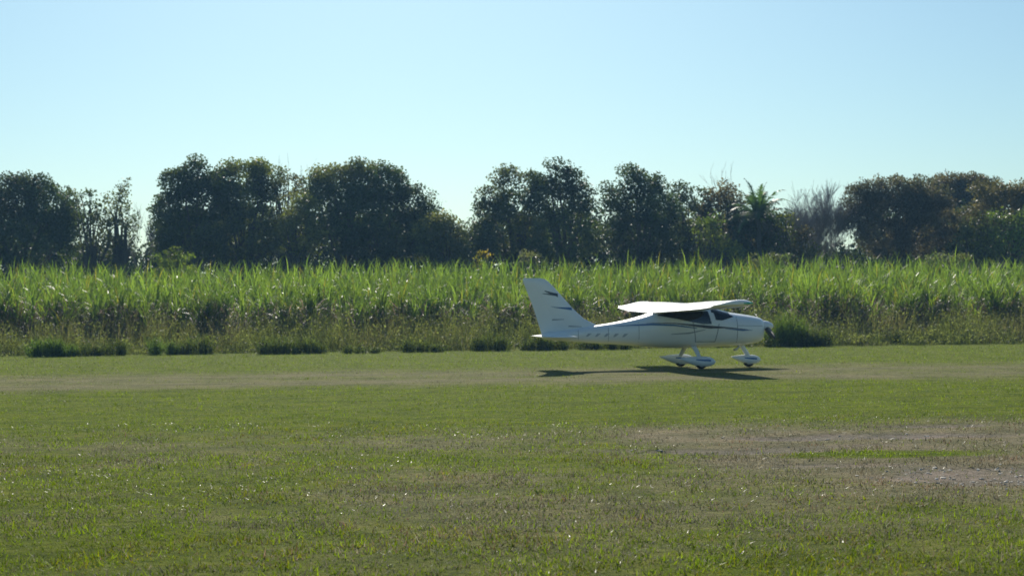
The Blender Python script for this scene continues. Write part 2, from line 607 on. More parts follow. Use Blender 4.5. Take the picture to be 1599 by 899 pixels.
# stalks
n = npl * 2
P = np.repeat(np.arange(npl), 2)
tint = np.array((.10, .085, .05)) * RNG.uniform(.6, 1.4, n)[:, None]
V, f, T = blades(px_[P] + RNG.normal(0, .1, n), py_[P] + RNG.normal(0, .1, n), np.full(n, -.02), hgt[P] * .62, np.full(n, .045),
                 RNG.uniform(0, 6.283, n), np.abs(RNG.normal(.05, .07, n)), tint, segs=2, droop=.1)
add(V, f, T, 1)
cane = link('sugar_cane', np_mesh('sugar_cane', np.concatenate(V_), np.concatenate(F_), [M_cane, M_dry],
                                  tint=np.concatenate(T_), mat_index=np.concatenate(MI_)))
tag(cane, 'tall bright green sugar cane crop standing behind the airstrip', 'sugar cane', kind='stuff')

# ------------------------------------------------------------------ weeds along the foot of the cane
V_, F_, T_, MI_ = [], [], [], []
off = 0
x, y = wedge(61.5, 69.0, 18)
k = (y - SLOPE * x) > 61.6 + 1.0 * fbm(x, y * .3, .9, 177, 3)
x, y = x[k], y[k]
k = fbm(x, y, .5, 171, 2) + .15 * sstep(63.5, 62, y - SLOPE * x) > .44
x, y = x[k], y[k]
v = y - SLOPE * x
pn = fbm(x, y, 1.6, 71)
hh = (0.22 + 1.25 * sstep(61.6, 67.0, v)) * (0.15 + 1.05 * pn + .55 * fbm(x, y, .6, 73, 2))
hh = hh * np.where(v < 63.2, .55 + 1.1 * (fbm(x, y, 1.0, 79, 3) > .5), 1.0)
nb = 9
P = np.repeat(np.arange(len(x)), nb)
n = len(P)
kind = fbm(x, y * .7, 2.0, 75)[P] + RNG.normal(0, .10, n)
c1, c2, c3 = np.array((.125, .142, .068)), np.array((.190, .180, .118)), np.array((.200, .172, .148))
tint = np.where((kind < .48)[:, None], c1, np.where((kind < .62)[:, None], c2, c3)) * RNG.uniform(.45, 1.6, n)[:, None]
V, f, T = blades(x[P] + RNG.normal(0, .12, n), y[P] + RNG.normal(0, .12, n), np.full(n, -.02), hh[P] * RNG.uniform(.5, 1.25, n),
                 RNG.uniform(.010, .024, n), RNG.uniform(0, 6.283, n), np.abs(RNG.normal(.48, .34, n)), tint, segs=2, droop=1.2)
add(V, f, T, 0)
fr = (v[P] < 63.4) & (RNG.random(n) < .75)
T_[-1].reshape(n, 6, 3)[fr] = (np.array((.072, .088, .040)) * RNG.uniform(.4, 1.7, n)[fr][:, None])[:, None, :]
k = RNG.random(len(x)) < .55
bx_, by_, bh_ = x[k], y[k], hh[k]
I = np.repeat(np.arange(len(bx_)), 16)
n = len(I)
pos = np.stack([bx_[I] + RNG.normal(0, .16, n), by_[I] + RNG.normal(0, .14, n), bh_[I] * RNG.uniform(.25, 1.0, n)], 1)
tint = np.array((.135, .145, .080)) * RNG.uniform(.4, 1.6, len(bx_))[I][:, None] * RNG.uniform(.7, 1.4, n)[:, None]
V, f, T = leaf_quads(pos, np.full(n, .085), tint)
add(V, f, T, 0)
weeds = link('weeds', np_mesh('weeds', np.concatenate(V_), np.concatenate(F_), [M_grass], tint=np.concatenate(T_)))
tag(weeds, 'rough brown and olive weeds along the foot of the cane', 'weeds', kind='stuff')


def tussock(px, foot, w_px, h_px, label, col=(.066, .080, .040), grassy=.25):
    d = 1.7 * F / (foot - 478 + 0.0094 * (px - 800))
    p = at(px, foot, d)
    w, h = 1.15 * w_px * d / F, 1.25 * h_px * d / F
    nd = max(2, int(w / .35))
    dx = np.linspace(-.34, .34, nd) * w + RNG.normal(0, .05, nd)
    dh = h * RNG.uniform(.55, 1.0, nd) * (1.05 - (np.abs(dx) / (w * .5)) ** 2 * .4)
    dr = (w / nd) * RNG.uniform(.55, .85, nd)
    n = int(900 * max(.35, w * h))
    it = RNG.integers(0, nd, n)
    g = RNG.normal(0, 1, (n, 3)); g /= np.linalg.norm(g, axis=1)[:, None]
    rad = RNG.random(n) ** .4 * RNG.uniform(.8, 1.15, n)
    pos = np.stack([dx[it] + g[:, 0] * rad * dr[it], .1 + g[:, 1] * rad * dr[it] * .8, np.abs(g[:, 2]) * rad * dh[it] + .02], 1)
    tint = np.array(col) * RNG.uniform(.75, 1.3, nd)[it][:, None] * RNG.uniform(.5, 1.7, n)[:, None]
    V1, f1, T1 = leaf_quads(pos, np.full(n, .085), tint)
    n = int(900 * max(.35, w * h) * grassy)
    it = RNG.integers(0, nd, n)
    a = RNG.uniform(0, 6.283, n)
    rr = np.sqrt(RNG.random(n)) * dr[it] * .8
    tint = np.array(col) * np.array((1.2, 1.3, 1.0)) * RNG.uniform(.6, 1.6, n)[:, None]
    V2, f2, T2 = blades(dx[it] + rr * np.cos(a), .1 + rr * np.sin(a) * .8, np.full(n, -.03), dh[it] * RNG.uniform(.7, 1.3, n), RNG.uniform(.014, .03, n),
                        a + RNG.normal(0, .6, n), np.abs(RNG.normal(.3, .25, n)), tint, segs=2, droop=1.0)
    o = link('weed_clump', np_mesh('weed_clump', np.concatenate([V1, V2]), np.concatenate([f1, f2 + len(V1)]), M_grass, tint=np.concatenate([T1, T2])))
    o.location = (p.x, p.y + .40, 0)
    tag(o, label, 'weed clump', 'dark weed clumps along the foot of the cane')


tussock(76, 557, 80, 30, 'dark weed clump with bright green top, leftmost at the cane foot', (.075, .11, .042), .3)
tussock(125, 556, 45, 24, 'low dark weed clump second from the left edge at the cane foot')
tussock(172, 555, 40, 22, 'low dark weed clump third from the left edge at the cane foot')
tussock(252, 554, 34, 26, 'upright green weed clump below the bright bush above the cane', (.075, .105, .045), .35)
tussock(300, 553, 50, 28, 'broad dark weed clump left of the twin round clumps at the cane foot')
tussock(428, 553, 48, 32, 'round dark weed clump, left one of a close pair at the cane foot')
tussock(482, 552, 40, 30, 'round dark weed clump, right one of a close pair at the cane foot')
tussock(560, 552, 44, 16, 'flat dark weed clump just right of the round pair at the cane foot')
tussock(655, 550, 70, 17, 'long flat dark weed clump midway between round pair and aeroplane tail')
tussock(765, 548, 56, 26, 'broad dark weed clump just left of the aeroplane tail')
tussock(850, 547, 70, 24, 'dark weed clump behind the aeroplane tailplane')
tussock(945, 546, 80, 20, 'dark weed clump behind the rear fuselage of the aeroplane')
tussock(1232, 541, 62, 44, 'tall dark weed clump just ahead of the propeller', (.07, .10, .036))
tussock(1276, 541, 44, 34, 'dark weed clump to the right of the tall one ahead of the propeller')
tussock(1425, 537, 70, 20, 'low wide dark weed clump at the cane foot toward the right')
tussock(1500, 536, 44, 15, 'small flat weed clump nearest the right edge at the cane foot')


# ------------------------------------------------------------------ trees
def tubes(paths, sides=5):
    """paths: list of (points, radii); one mesh of tapered tubes"""
    V, Fc, o_ = [], [], 0
    for pts, rad in paths:
        pts = [Vector(p) for p in pts]
        for i, (p, r) in enumerate(zip(pts, rad)):
            d = (pts[min(i + 1, len(pts) - 1)] - pts[max(i - 1, 0)]).normalized()
            u = d.cross(Vector((0.31, 0.87, 0.12))).normalized()
            w = d.cross(u)
            for s in range(sides):
                t = 2 * math.pi * s / sides
                V.append(p + (u * math.cos(t) + w * math.sin(t)) * r)
        for i in range(len(pts) - 1):
            for s in range(sides):
                a, b_ = o_ + i * sides + s, o_ + i * sides + (s + 1) % sides
                Fc.append((a, b_, b_ + sides, a + sides))
        o_ += len(pts) * sides
    return np.array([v[:] for v in V]), np.array(Fc)


KINDS = {  # leaf colours dark to light
    'dark': ((.030, .046, .018), (.095, .120, .040)),
    'mid': ((.042, .060, .020), (.140, .160, .052)),
    'olive': ((.070, .085, .022), (.200, .200, .058)),
    'brown': ((.062, .060, .030), (.165, .135, .066)),
    'twig': ((.085, .074, .060), (.165, .140, .112)),
    'lime': ((.085, .120, .022), (.205, .245, .055)),
    'pale': ((.080, .095, .052), (.200, .205, .125)),
    'yellow': ((.24, .19, .03), (.48, .36, .06)),
}


def tree(name, label, cat, depth, lobes, kind='dark', fill=1.0, leaf=.185, clump=.58, bark=None, mat=None, group=None, trunk_r=None, flat=0.0):
    """lobes: (px, py, half width px, half height px) of the parts of the crown"""
    m_ = depth / F
    lob = []
    kinds = []
    for q in lobes:
        px, py, rx, ry = q[:4]
        c = at(px, py, depth)
        lob.append((np.array(c[:]), rx * m_, ry * m_))
        kinds.append(q[4] if len(q) > 4 else kind)
    lob0 = max(lob, key=lambda q: q[1] * q[2])
    bx = sum(q[0][0] * q[1] * q[2] for q in lob) / sum(q[1] * q[2] for q in lob)
    base = np.array((bx, depth, 0.0))
    topz = max(q[0][2] + q[2] for q in lob)
    root = empty(name, tuple(base))
    tag(root, label, cat, group)
    cents, rads, los, his = [], [], [], []
    for (c, rx, rz), kd in zip(lob, kinds):
        ry = 0.85 * min(max(rx, rz), 2.6)
        nC = max(6, int(2.9 * fill ** .5 * (rx * rz + rx * ry + ry * rz) / (clump ** 2)))
        d = RNG.normal(0, 1, (nC, 3))
        d /= np.linalg.norm(d, axis=1)[:, None]
        rr = RNG.uniform(.35, 1.0, nC) ** .5 * RNG.uniform(.82, 1.1, nC)
        q = c + d * rr[:, None] * np.array((rx, ry, rz)) - np.array((0, 0, 0))
        cents.append(q)
        tone = RNG.uniform(.70, 1.35)
        hue = np.array((RNG.uniform(.9, 1.15), 1.0, RNG.uniform(.85, 1.1)))
        los.append(np.tile(np.array(KINDS[kd][0]) * tone * hue, (nC, 1)))
        his.append(np.tile(np.array(KINDS[kd][1]) * tone * hue, (nC, 1)))
        rads.append(np.full(nC, clump) * RNG.uniform(.55, 1.35, nC) * min(1.0, .45 + rz))
    C, R = np.concatenate(cents), np.concatenate(rads)
    LO, HI = np.concatenate(los), np.concatenate(his)
    k = C[:, 2] > .5
    C, R, LO, HI = C[k], R[k], LO[k], HI[k]
    per = np.maximum(6, (fill * 8.0 * (R / leaf) ** 2 * RNG.uniform(.6, 1.4, len(R)))).astype(int)
    I = np.repeat(np.arange(len(C)), per)
    n = len(I)
    d = RNG.normal(0, 1, (n, 3))
    d /= np.linalg.norm(d, axis=1)[:, None]
    pos = C[I] + d * (R[I] * RNG.random(n) ** .45)[:, None] * np.array((1.1, 1.1, .8))
    mixc_ = np.clip(RNG.random(len(C))[I] * .6 + RNG.random(n) * .4, 0, 1)[:, None]
    tint = (LO[I] * (1 - mixc_) + HI[I] * mixc_) * RNG.uniform(.8, 1.2, n)[:, None]
    V, f, T = leaf_quads(pos - base, np.full(n, leaf), tint, flat)
    link('crown', np_mesh('crown', V, f, mat or M_leaf, tint=T), root)
    # trunk and limbs
    tr = trunk_r or (.022 * topz)
    fork = np.array((0, 0, topz * .32))
    paths = [([(0, 0, -.15), (RNG.normal(0, .1), 0, topz * .16), tuple(fork)], [tr * 1.25, tr, tr * .85])]
    idx = RNG.permutation(len(C))[:26]
    for i in idx:
        e = C[i] - base
        st = fork * RNG.uniform(.65, 1.0) if e[2] > fork[2] else np.array((0, 0, max(.3, e[2] * .5)))
        mid_ = st * .5 + e * .5 + np.array((RNG.normal(0, .25), RNG.normal(0, .25), .3 * abs(e[2] - st[2]) * .5))
        r0 = tr * RNG.uniform(.28, .5)
        paths.append(([tuple(st), tuple(mid_), tuple(e)], [r0, r0 * .6, .015]))
    v, f = tubes(paths)
    link('trunk', np_mesh('trunk', v, f, bark or M_bark, smooth=True), root)
    return root


def bare_tree(label, depth, px, top, half_w, spread=.55, thick=.05, dense=3, levels=5, low=.25, bark=None, group=None, seedlen=None, name='bare_tree'):
    tp = at(px, top, depth)
    H = tp.z
    W = half_w * depth / F
    root = empty(name, (tp.x, depth, 0))
    tag(root, label, 'tree', group)
    limbs, twigs = [], []

    def grow(p, d, L, r, lev):
        n_ = 3
        pts, rad = [p], [r]
        for i in range(n_):
            d = (d + Vector((random.gauss(0, .13), random.gauss(0, .13), .05))).normalized()
            p = p + d * (L / n_)
            pts.append(p)
            rad.append(max(.006, r * (1 - .45 * (i + 1) / n_)))
        (limbs if lev < 2 else twigs).append((pts, rad))
        if lev >= levels or p.z > H * 1.02: return
        for j in range(dense + (lev == 0) * 2):
            a = random.uniform(0, 6.283)
            t = random.uniform(.3, 1.0)
            q = pts[0].lerp(pts[-1], t) if lev else pts[-1].lerp(pts[-2], random.random())
            side = Vector((math.cos(a), math.sin(a) * .8, 0)) * spread
            side.x *= W / (H * .35)
            nd = (d + side + Vector((0, 0, .15))).normalized()
            grow(q, nd, L * random.uniform(.55, .8), max(.008, rad[-1] * random.uniform(.5, .75)), lev + 1)

    grow(Vector((0, 0, -.1)), Vector((0, 0, 1)), H * .36, thick * 1.0, 0)
    b_ = bark or M_greybark
    allz = max(p.z for pts, _ in limbs + twigs for p in pts)
    s = H / allz
    v, f = tubes(limbs, 6); v *= s
    link('trunk', np_mesh('trunk', v, f, b_, smooth=True), root)
    v, f = tubes(twigs, 3); v *= s
    link('crown', np_mesh('crown', v, f, b_), root)
    return root


# far-left and far-right trees outside the frame carry the wood on
tree('broad_tree', 'dark tree mostly cut off by the left edge of the picture', 'tree', 110, [(-110, 320, 60, 45), (-90, 370, 80, 45)], 'dark')
tree('broad_tree', 'broad dark leafy tree at the left edge of the tree line', 'tree', 108,
     [(18, 308, 52, 36), (72, 316, 42, 38), (-35, 315, 45, 42), (40, 372, 88, 46), (104, 350, 24, 34), (45, 285, 20, 14)], 'dark')
tree('slender_tree', 'slender loose-leaved tree right of the broad tree at left edge', 'tree', 106,
     [(135, 328, 24, 26), (150, 368, 34, 40), (116, 302, 9, 10), (142, 304, 10, 9)], 'mid', fill=.50, clump=.42)
tree('slender_tree', 'thin see-through tree with wispy top left of the sky gap', 'tree', 107,
     [(182, 318, 26, 22), (195, 290, 14, 12), (186, 365, 30, 38), (200, 340, 20, 22)], 'mid', fill=.40, clump=.42)
bare_tree('leafless tree of reddish twigs in the gap left of the tallest left tree', 110, 219, 296, 26, thick=.06, dense=3)
tree('tall_tree', 'tall dark tree with a pointed leafy top left of the flat-topped trees', 'tree', 107,
     [(300, 260, 17, 14), (285, 288, 34, 24), (262, 330, 26, 34), (318, 312, 38, 38), (300, 372, 62, 44), (272, 272, 12, 10), (332, 296, 24, 26)], 'dark')
bare_tree('leafless sapling showing left of the tall pointed tree', 112, 246, 270, 14, thick=.035, dense=2, levels=4)
tree('umbrella_tree', 'olive flat-topped tree right of the tall pointed tree', 'tree', 110,
     [(380, 266, 42, 14, 'olive'), (348, 280, 22, 18, 'olive'), (415, 290, 28, 18), (390, 312, 42, 28), (360, 310, 26, 24), (385, 370, 60, 44)], 'mid', flat=.4)  # olive tree; sunlit crown top put into the colour of its upper lobes
tree('umbrella_tree', 'see-through olive tree with layered branches and sky behind it', 'tree', 113,
     [(425, 268, 26, 10), (455, 282, 28, 9), (470, 302, 26, 9), (440, 312, 22, 10), (425, 335, 20, 14)], 'olive', fill=.55, clump=.4, flat=.5)
bare_tree('leafless twiggy tree poking above the layered olive tree', 116, 444, 240, 16, thick=.04, dense=2, levels=4)
tree('low_tree', 'yellow-green low tree under the layered olive tree', 'tree', 106,
     [(472, 328, 26, 24), (470, 368, 36, 38), (452, 352, 14, 22)], 'olive', fill=.85)
tree('umbrella_tree', 'wide flat-topped olive tree left of the big dark central tree', 'tree', 109,
     [(525, 273, 42, 14, 'olive'), (568, 266, 28, 12, 'olive'), (500, 292, 22, 16), (535, 308, 46, 26), (572, 296, 30, 22)], 'mid', flat=.4)  # upper lobes lighter olive than the rest, sunlight put into leaf colour
tree('broad_tree', 'biggest dark tree with sloping right side left of the open sky gap', 'tree', 108,
     [(604, 288, 32, 28), (600, 264, 9, 12), (638, 316, 36, 32), (565, 342, 62, 48), (652, 348, 30, 32), (600, 382, 78, 34)], 'dark')
bare_tree('leafless tree with fine twigs in the open sky gap', 112, 690, 284, 24, thick=.05, dense=2, levels=5)
tree('round_tree', 'small rounded olive tree at the left side of the open sky gap', 'tree', 105,
     [(688, 356, 30, 26, 'olive'), (698, 386, 32, 28), (672, 375, 22, 26)], 'mid', fill=.95)  # top lobe lighter olive, sun on the crown put into its colour
tree('low_tree', 'low dark tree filling the foot of the open sky gap', 'tree', 107,
     [(742, 368, 28, 26), (728, 392, 34, 20), (756, 390, 26, 22)], 'dark', fill=.9)
tree('broad_tree', 'loose-leaved tree with lumpy outline right of the open sky gap', 'tree', 109,
     [(772, 300, 24, 22), (795, 274, 20, 14), (826, 284, 24, 22), (760, 330, 20, 24), (805, 320, 40, 30), (800, 368, 52, 44), (845, 300, 20, 24)],
     'mid', fill=.8, clump=.5)
tree('tall_tree', 'tall tree with airy tufted top in the middle of the tree line', 'tree', 108,
     [(868, 256, 16, 11), (892, 262, 12, 9), (880, 282, 30, 20), (905, 308, 26, 30), (862, 318, 36, 32), (885, 370, 62, 44)], 'dark', fill=.85, clump=.48)
tree('broad_tree', 'dense dark tree with small rounded peak above the aeroplane wing', 'tree', 107,
     [(982, 274, 14, 13), (1012, 286, 28, 18), (972, 310, 32, 26), (1028, 322, 36, 34), (1000, 370, 68, 44)], 'dark')
tree('slender_tree', 'ragged tree right of the dense tree above the wing', 'tree', 110,
     [(1062, 300, 22, 18), (1092, 312, 22, 18), (1078, 345, 34, 30), (1070, 380, 40, 34)], 'mid', fill=.62, clump=.45)
bare_tree('leafless fan of twigs rising above the brownish tree beside the palm', 114, 1133, 258, 24, thick=.05, dense=2, levels=5)
tree('slender_tree', 'brownish tree with leafless twigs above it left of the palm', 'tree', 109,
     [(1130, 302, 28, 16), (1120, 330, 30, 22), (1150, 335, 20, 30), (1140, 380, 40, 36)], 'brown', fill=.7, clump=.45)
tree('leafy_shrub', 'yellow-green shrub left of and below the palm', 'shrub', 104,
     [(1100, 352, 18, 13), (1116, 346, 10, 12), (1118, 374, 26, 18), (1130, 396, 28, 16)], 'lime', fill=.7, mat=M_bush)
tree('broad_tree', 'dark tree around the foot of the palm', 'tree', 107,
     [(1182, 372, 42, 40), (1206, 352, 22, 22), (1165, 350, 18, 22)], 'dark', fill=.9)
tree('leafy_shrub', 'olive shrub between the palm and the leafless grey trees', 'shrub', 104,
     [(1226, 352, 16, 18), (1232, 378, 22, 22), (1262, 388, 16, 18)], 'olive', fill=.6, mat=M_bush)
tree('leafy_shrub', 'rusty brown shrub at the foot of the leafless grey trees', 'shrub', 103,
     [(1235, 392, 30, 16), (1255, 375, 16, 14)], 'brown', fill=.7)
bare_tree('leafless grey tree right of the palm, the left one of two', 107, 1246, 284, 60, thick=.10, dense=5, levels=5, spread=.75)
bare_tree('leafless grey tree left of the twiggy brown dome, the right one of two', 109, 1300, 276, 60, thick=.10, dense=5, levels=5, spread=.75)
tree('domed_tree', 'wide brown-grey domed tree of dense twigs beside leafless grey trees', 'tree', 108,
     [(1348, 308, 34, 24), (1395, 294, 42, 18), (1440, 298, 36, 22), (1400, 326, 84, 34), (1440, 325, 50, 26), (1380, 372, 50, 30), (1440, 372, 50, 36), (1330, 340, 22, 20)],
     'twig', fill=.8, leaf=.15, clump=.5)
tree('domed_tree', 'larger dark dome rising behind the right end of the tree line', 'tree', 132,
     [(1500, 290, 44, 20), (1470, 300, 50, 26), (1540, 298, 34, 22), (1490, 345, 90, 50)], 'brown', fill=1.0, leaf=.2)
tree('broad_tree', 'rusty olive tree at the right edge of the tree line', 'tree', 108,
     [(1560, 302, 44, 18), (1608, 300, 34, 18), (1572, 336, 56, 28), (1512, 348, 34, 22), (1600, 360, 40, 40, 'olive')], 'brown', fill=.9)
tree('leafy_shrub', 'bright green shrub in front of the rusty tree at right edge', 'shrub', 103,
     [(1556, 352, 20, 20), (1580, 380, 32, 22), (1606, 350, 16, 26), (1546, 386, 24, 20)], 'lime', fill=.6, mat=M_bush)
tree('leafy_shrub', 'dark green shrub left of the bright shrub at right edge', 'shrub', 104,
     [(1520, 372, 26, 28), (1535, 345, 14, 18)], 'mid', fill=.9)
tree('broad_tree', 'rusty tree mostly cut off by the right edge of the picture', 'tree', 110, [(1690, 315, 60, 36), (1690, 370, 70, 45)], 'brown')
# bushes standing up out of the cane
tree('leafy_bush', 'bright green leafy bush rising above the cane on the left', 'bush', 88,
     [(250, 402, 14, 9), (268, 396, 15, 10), (292, 402, 18, 8), (270, 420, 30, 16)], 'lime', fill=.8, mat=M_bush, leaf=.16, clump=.3)
tree('leafy_bush', 'small yellow-flowered bush above the cane at the open sky gap', 'bush', 88,
     [(748, 398, 11, 7), (762, 396, 7, 7), (755, 412, 16, 12)], 'yellow', fill=.30, mat=M_bush, leaf=.12, clump=.3)
tree('leafy_bush', 'pale grey-green bush above the cane left of the wing', 'bush', 88,
     [(826, 402, 18, 10), (820, 418, 26, 12)], 'pale', fill=.8, mat=M_bush, leaf=.14, clump=.3)
tree('leafy_bush', 'pale feathery bush above the cane just below the palm', 'bush', 88,
     [(1200, 404, 32, 8), (1225, 400, 14, 7), (1205, 420, 40, 12)], 'pale', fill=.7, mat=M_bush, leaf=.14, clump=.3)
tree('leafy_bush', 'brown-grey bush above the cane below the rusty right tree', 'bush', 88,
     [(1470, 402, 26, 8), (1500, 405, 20, 8), (1480, 418, 40, 12)], 'pale', fill=.6, mat=M_bush, leaf=.14, clump=.3)


def palm(label, depth, px, crown_py):
    c = at(px, crown_py, depth)
    root = empty('palm_tree', (c.x, depth, 0))
    tag(root, label, 'palm')
    H = c.z
    v, f = tubes([([(0, 0, -.1), (.1, 0, H * .5), (0, 0, H)], [.2, .15, .13])], 8)
    link('trunk', np_mesh('trunk', v, f, M_palm, smooth=True), root)
    for i in range(22):
        a = i * 2.399
        up = 1.45 - 1.45 * (i / 21)
        L = random.uniform(2.3, 2.9)
        d = Vector((math.cos(a) * math.cos(up), math.sin(a) * math.cos(up), math.sin(up)))
        p = Vector((0, 0, H))
        pts = [p]
        nS = 12
        for s in range(nS):
            d = (d + Vector((0, 0, -.018 - .020 * s))).normalized()
            p = p + d * (L / nS)
            pts.append(p)
        V, Fc = [], []
        side = Vector((-math.sin(a), math.cos(a), 0))
        for s in range(1, nS + 1):
            for k2 in range(3):
                q = pts[s - 1].lerp(pts[s], k2 / 3)
                t = (s + k2 / 3) / nS
                ll = .62 * math.sin(math.pi * min(1, .15 + .85 * t) ** .8) + .12
                ax = (pts[s] - pts[s - 1]).normalized()
                for sg in (-1, 1):
                    tip = q + (side * sg * .75 + ax * .6 + Vector((0, 0, random.uniform(-.55, .1)))) * ll
                    b0 = len(V)
                    V += [q - ax * .055, q + ax * .055, tip]
                    Fc.append((b0, b0 + 1, b0 + 2))
        tint = np.tile(np.array((.060, .100, .032)) * random.uniform(.8, 1.5), (len(V), 1))
        link('frond', np_mesh('frond', np.array([q[:] for q in V]), np.array(Fc), M_bush, tint=tint), root)


palm('feathery palm standing up in the tree line right of centre', 105, 1184, 338)

# shrubby growth between and behind the trunks
cx, cz, cd = [], [], []
for i in range(5200):
    px = random.uniform(-180, 1780)
    if 205 < px < 232 and random.random() < .85: continue
    if 430 < px < 444 and random.random() < .8: continue
    d = random.uniform(113, 124)
    topy = 318 + 40 * (vnoise(np.array([px / 38.0]), np.array([d / 4]), 8)[0])
    if 110 < px < 240: topy = 392
    if 425 < px < 450: topy += 30
    if 680 < px < 745: topy = max(topy, 372)
    if 1215 < px < 1345: topy = 392
    p = at(px, random.uniform(topy, 455), d)
    cx.append(p[:])
C = np.array(cx)
I = np.repeat(np.arange(len(C)), 28)
n = len(I)
pos = C[I] + RNG.normal(0, .38, (n, 3))
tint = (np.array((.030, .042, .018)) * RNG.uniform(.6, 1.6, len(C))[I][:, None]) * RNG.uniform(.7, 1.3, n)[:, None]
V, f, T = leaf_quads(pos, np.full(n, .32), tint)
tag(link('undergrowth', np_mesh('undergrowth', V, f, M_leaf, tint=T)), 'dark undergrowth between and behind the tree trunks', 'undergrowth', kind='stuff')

# ------------------------------------------------------------------ the aeroplane
M_white = principled('white_paint', (0.82, 0.82, 0.81), 0.28, coat=0.4, var=0.06, bump_scale=2.2)
M_blue = principled('blue_paint', (0.03, 0.12, 0.30), 0.3, coat=0.4)
M_navy = principled('dark_blue_paint', (0.012, 0.018, 0.045), 0.3, coat=0.4)
M_grey = principled('grey_paint', (0.28, 0.30, 0.34), 0.35, coat=0.3)
M_mark = principled('faded_grey_marking', (0.40, 0.42, 0.45), 0.35)
M_glass = principled('dark_cabin_glass', (0.012, 0.012, 0.014), 0.06, spec=0.6)
M_rubber = principled('black_rubber', (0.02, 0.02, 0.02), 0.8)
M_black = principled('black_opening', (0.012, 0.012, 0.012), 0.7)
M_prop = principled('propeller_black', (0.03, 0.03, 0.032), 0.35)
M_metal = principled('bare_metal', (0.55, 0.55, 0.55), 0.35, metal=0.9)
M_greenlens = principled('green_lens', (0.02, 0.42, 0.26), 0.1, spec=0.6)
M_redlens = principled('red_lens', (0.45, 0.02, 0.02), 0.1, spec=0.6)
M_seam = principled('panel_seam', (0.22, 0.22, 0.23), 0.6)

HEAD = math.radians(11)
plane = empty('light_aircraft', (4.80, 43.2, -0.005), HEAD)
tag(plane, 'white high-wing light aeroplane with blue stripes rolling on the airstrip', 'aeroplane')

ST = [  # x, top, bottom, half width
    (2.00, 1.285, 0.74, .26), (1.95, 1.32, .69, .34), (1.80, 1.365, .64, .42), (1.5, 1.42, .60, .48), (1.2, 1.465, .575, .52),
    (0.95, 1.51, .565, .54), (0.75, 1.565, .56, .55), (0.55, 1.625, .555, .56), (0.2, 1.69, .55, .57), (-0.3, 1.69, .55, .57),
    (-0.7, 1.63, .555, .55), (-1.0, 1.54, .57, .51), (-1.4, 1.41, .60, .44), (-2.0, 1.27, .65, .33), (-2.7, 1.165, .70, .23),
    (-3.4, 1.07, .76, .15), (-4.0, 1.00, .82, .07), (-4.1, .98, .84, .035)]
ST.sort()
SX = np.array([s[0] for s in ST])


def _pchip(xq, col):
    ys = np.array([s[col] for s in ST])
    d = np.diff(ys) / np.diff(SX)
    mm = np.zeros(len(SX))
    mm[0], mm[-1] = d[0], d[-1]
    for i in range(1, len(SX) - 1):
        mm[i] = 0 if d[i - 1] * d[i] <= 0 else 2 * d[i - 1] * d[i] / (d[i - 1] + d[i])
    i = int(np.clip(np.searchsorted(SX, xq) - 1, 0, len(SX) - 2))
    h = SX[i + 1] - SX[i]
    t = min(1, max(0, (xq - SX[i]) / h))
    return ((2 * t ** 3 - 3 * t ** 2 + 1) * ys[i] + (t ** 3 - 2 * t ** 2 + t) * h * mm[i]
            + (-2 * t ** 3 + 3 * t ** 2) * ys[i + 1] + (t ** 3 - t ** 2) * h * mm[i + 1])


EXPN = 2.7


def sect(xq):
    return _pchip(xq, 1), _pchip(xq, 2), _pchip(xq, 3)


def S(xq, th, o_=0.0):
    t, b_, w = sect(xq)
    zc, hh = (t + b_) / 2, (t - b_) / 2
    c, s = math.cos(th), math.sin(th)
    y_ = (w + o_) * math.copysign(abs(c) ** (2 / EXPN), c)
    z_ = zc + (hh + o_) * math.copysign(abs(s) ** (2 / EXPN), s)
    return Vector((xq, y_, z_))


def skin(xq, z, side, o_=0.004):
    """point on the fuselage side at height z"""
    t, b_, w = sect(xq)
    zc, hh = (t + b_) / 2, (t - b_) / 2
    q = min(.999, abs((z - zc) / hh))
    y_ = w * (1 - q ** EXPN) ** (1 / EXPN) + o_
    return Vector((xq, side * y_, z))


def grid_mesh(name, rows, mat, close=False, caps=False, smooth=True):
    V, Fc = [], []
    k = len(rows[0])
    for r in rows: V += [tuple(p) for p in r]
    for i in range(len(rows) - 1):
        for j in range(k if close else k - 1):
            a, b_ = i * k + j, i * k + (j + 1) % k
            Fc.append((a, b_, b_ + k, a + k))
    if caps:
        Fc.append(tuple(range(k))[::-1])
        Fc.append(tuple(range((len(rows) - 1) * k, len(rows) * k)))
    me = poly_mesh(name, V, Fc, mat, smooth)
    if caps:
        me.polygons[-1].use_smooth = me.polygons[-2].use_smooth = False
    return me


xs = list(np.linspace(-4.1, 1.95, 62)) + [1.98, 2.0]
rows = [[S(x, 2 * math.pi * j / 40) for j in range(40)] for x in xs]
fus = link('fuselage', grid_mesh('fuselage', rows, M_white, True, True), plane)


def strip_part(name, mat, top, bot, side, o_=0.004, parent=fus, n_=26, m_=4):
    """a painted band or pane lying on the fuselage side: top and bottom edges given as (x, z) lists"""
    def samp(pl, t):
        xs_ = np.array([p[0] for p in pl]); zs = np.array([p[1] for p in pl])
        x = xs_[0] + (xs_[-1] - xs_[0]) * t
        o2 = np.argsort(xs_)
        return x, float(np.interp(x, xs_[o2], zs[o2]))
    rows = []
    for i in range(n_ + 1):
        xa, za = samp(top, i / n_)
        xb, zb = samp(bot, i / n_)
        rows.append([skin(xa + (xb - xa) * j / m_, za + (zb - za) * j / m_, side, o_) for j in range(m_ + 1)])
    return link(name, grid_mesh(name, rows, mat), parent)


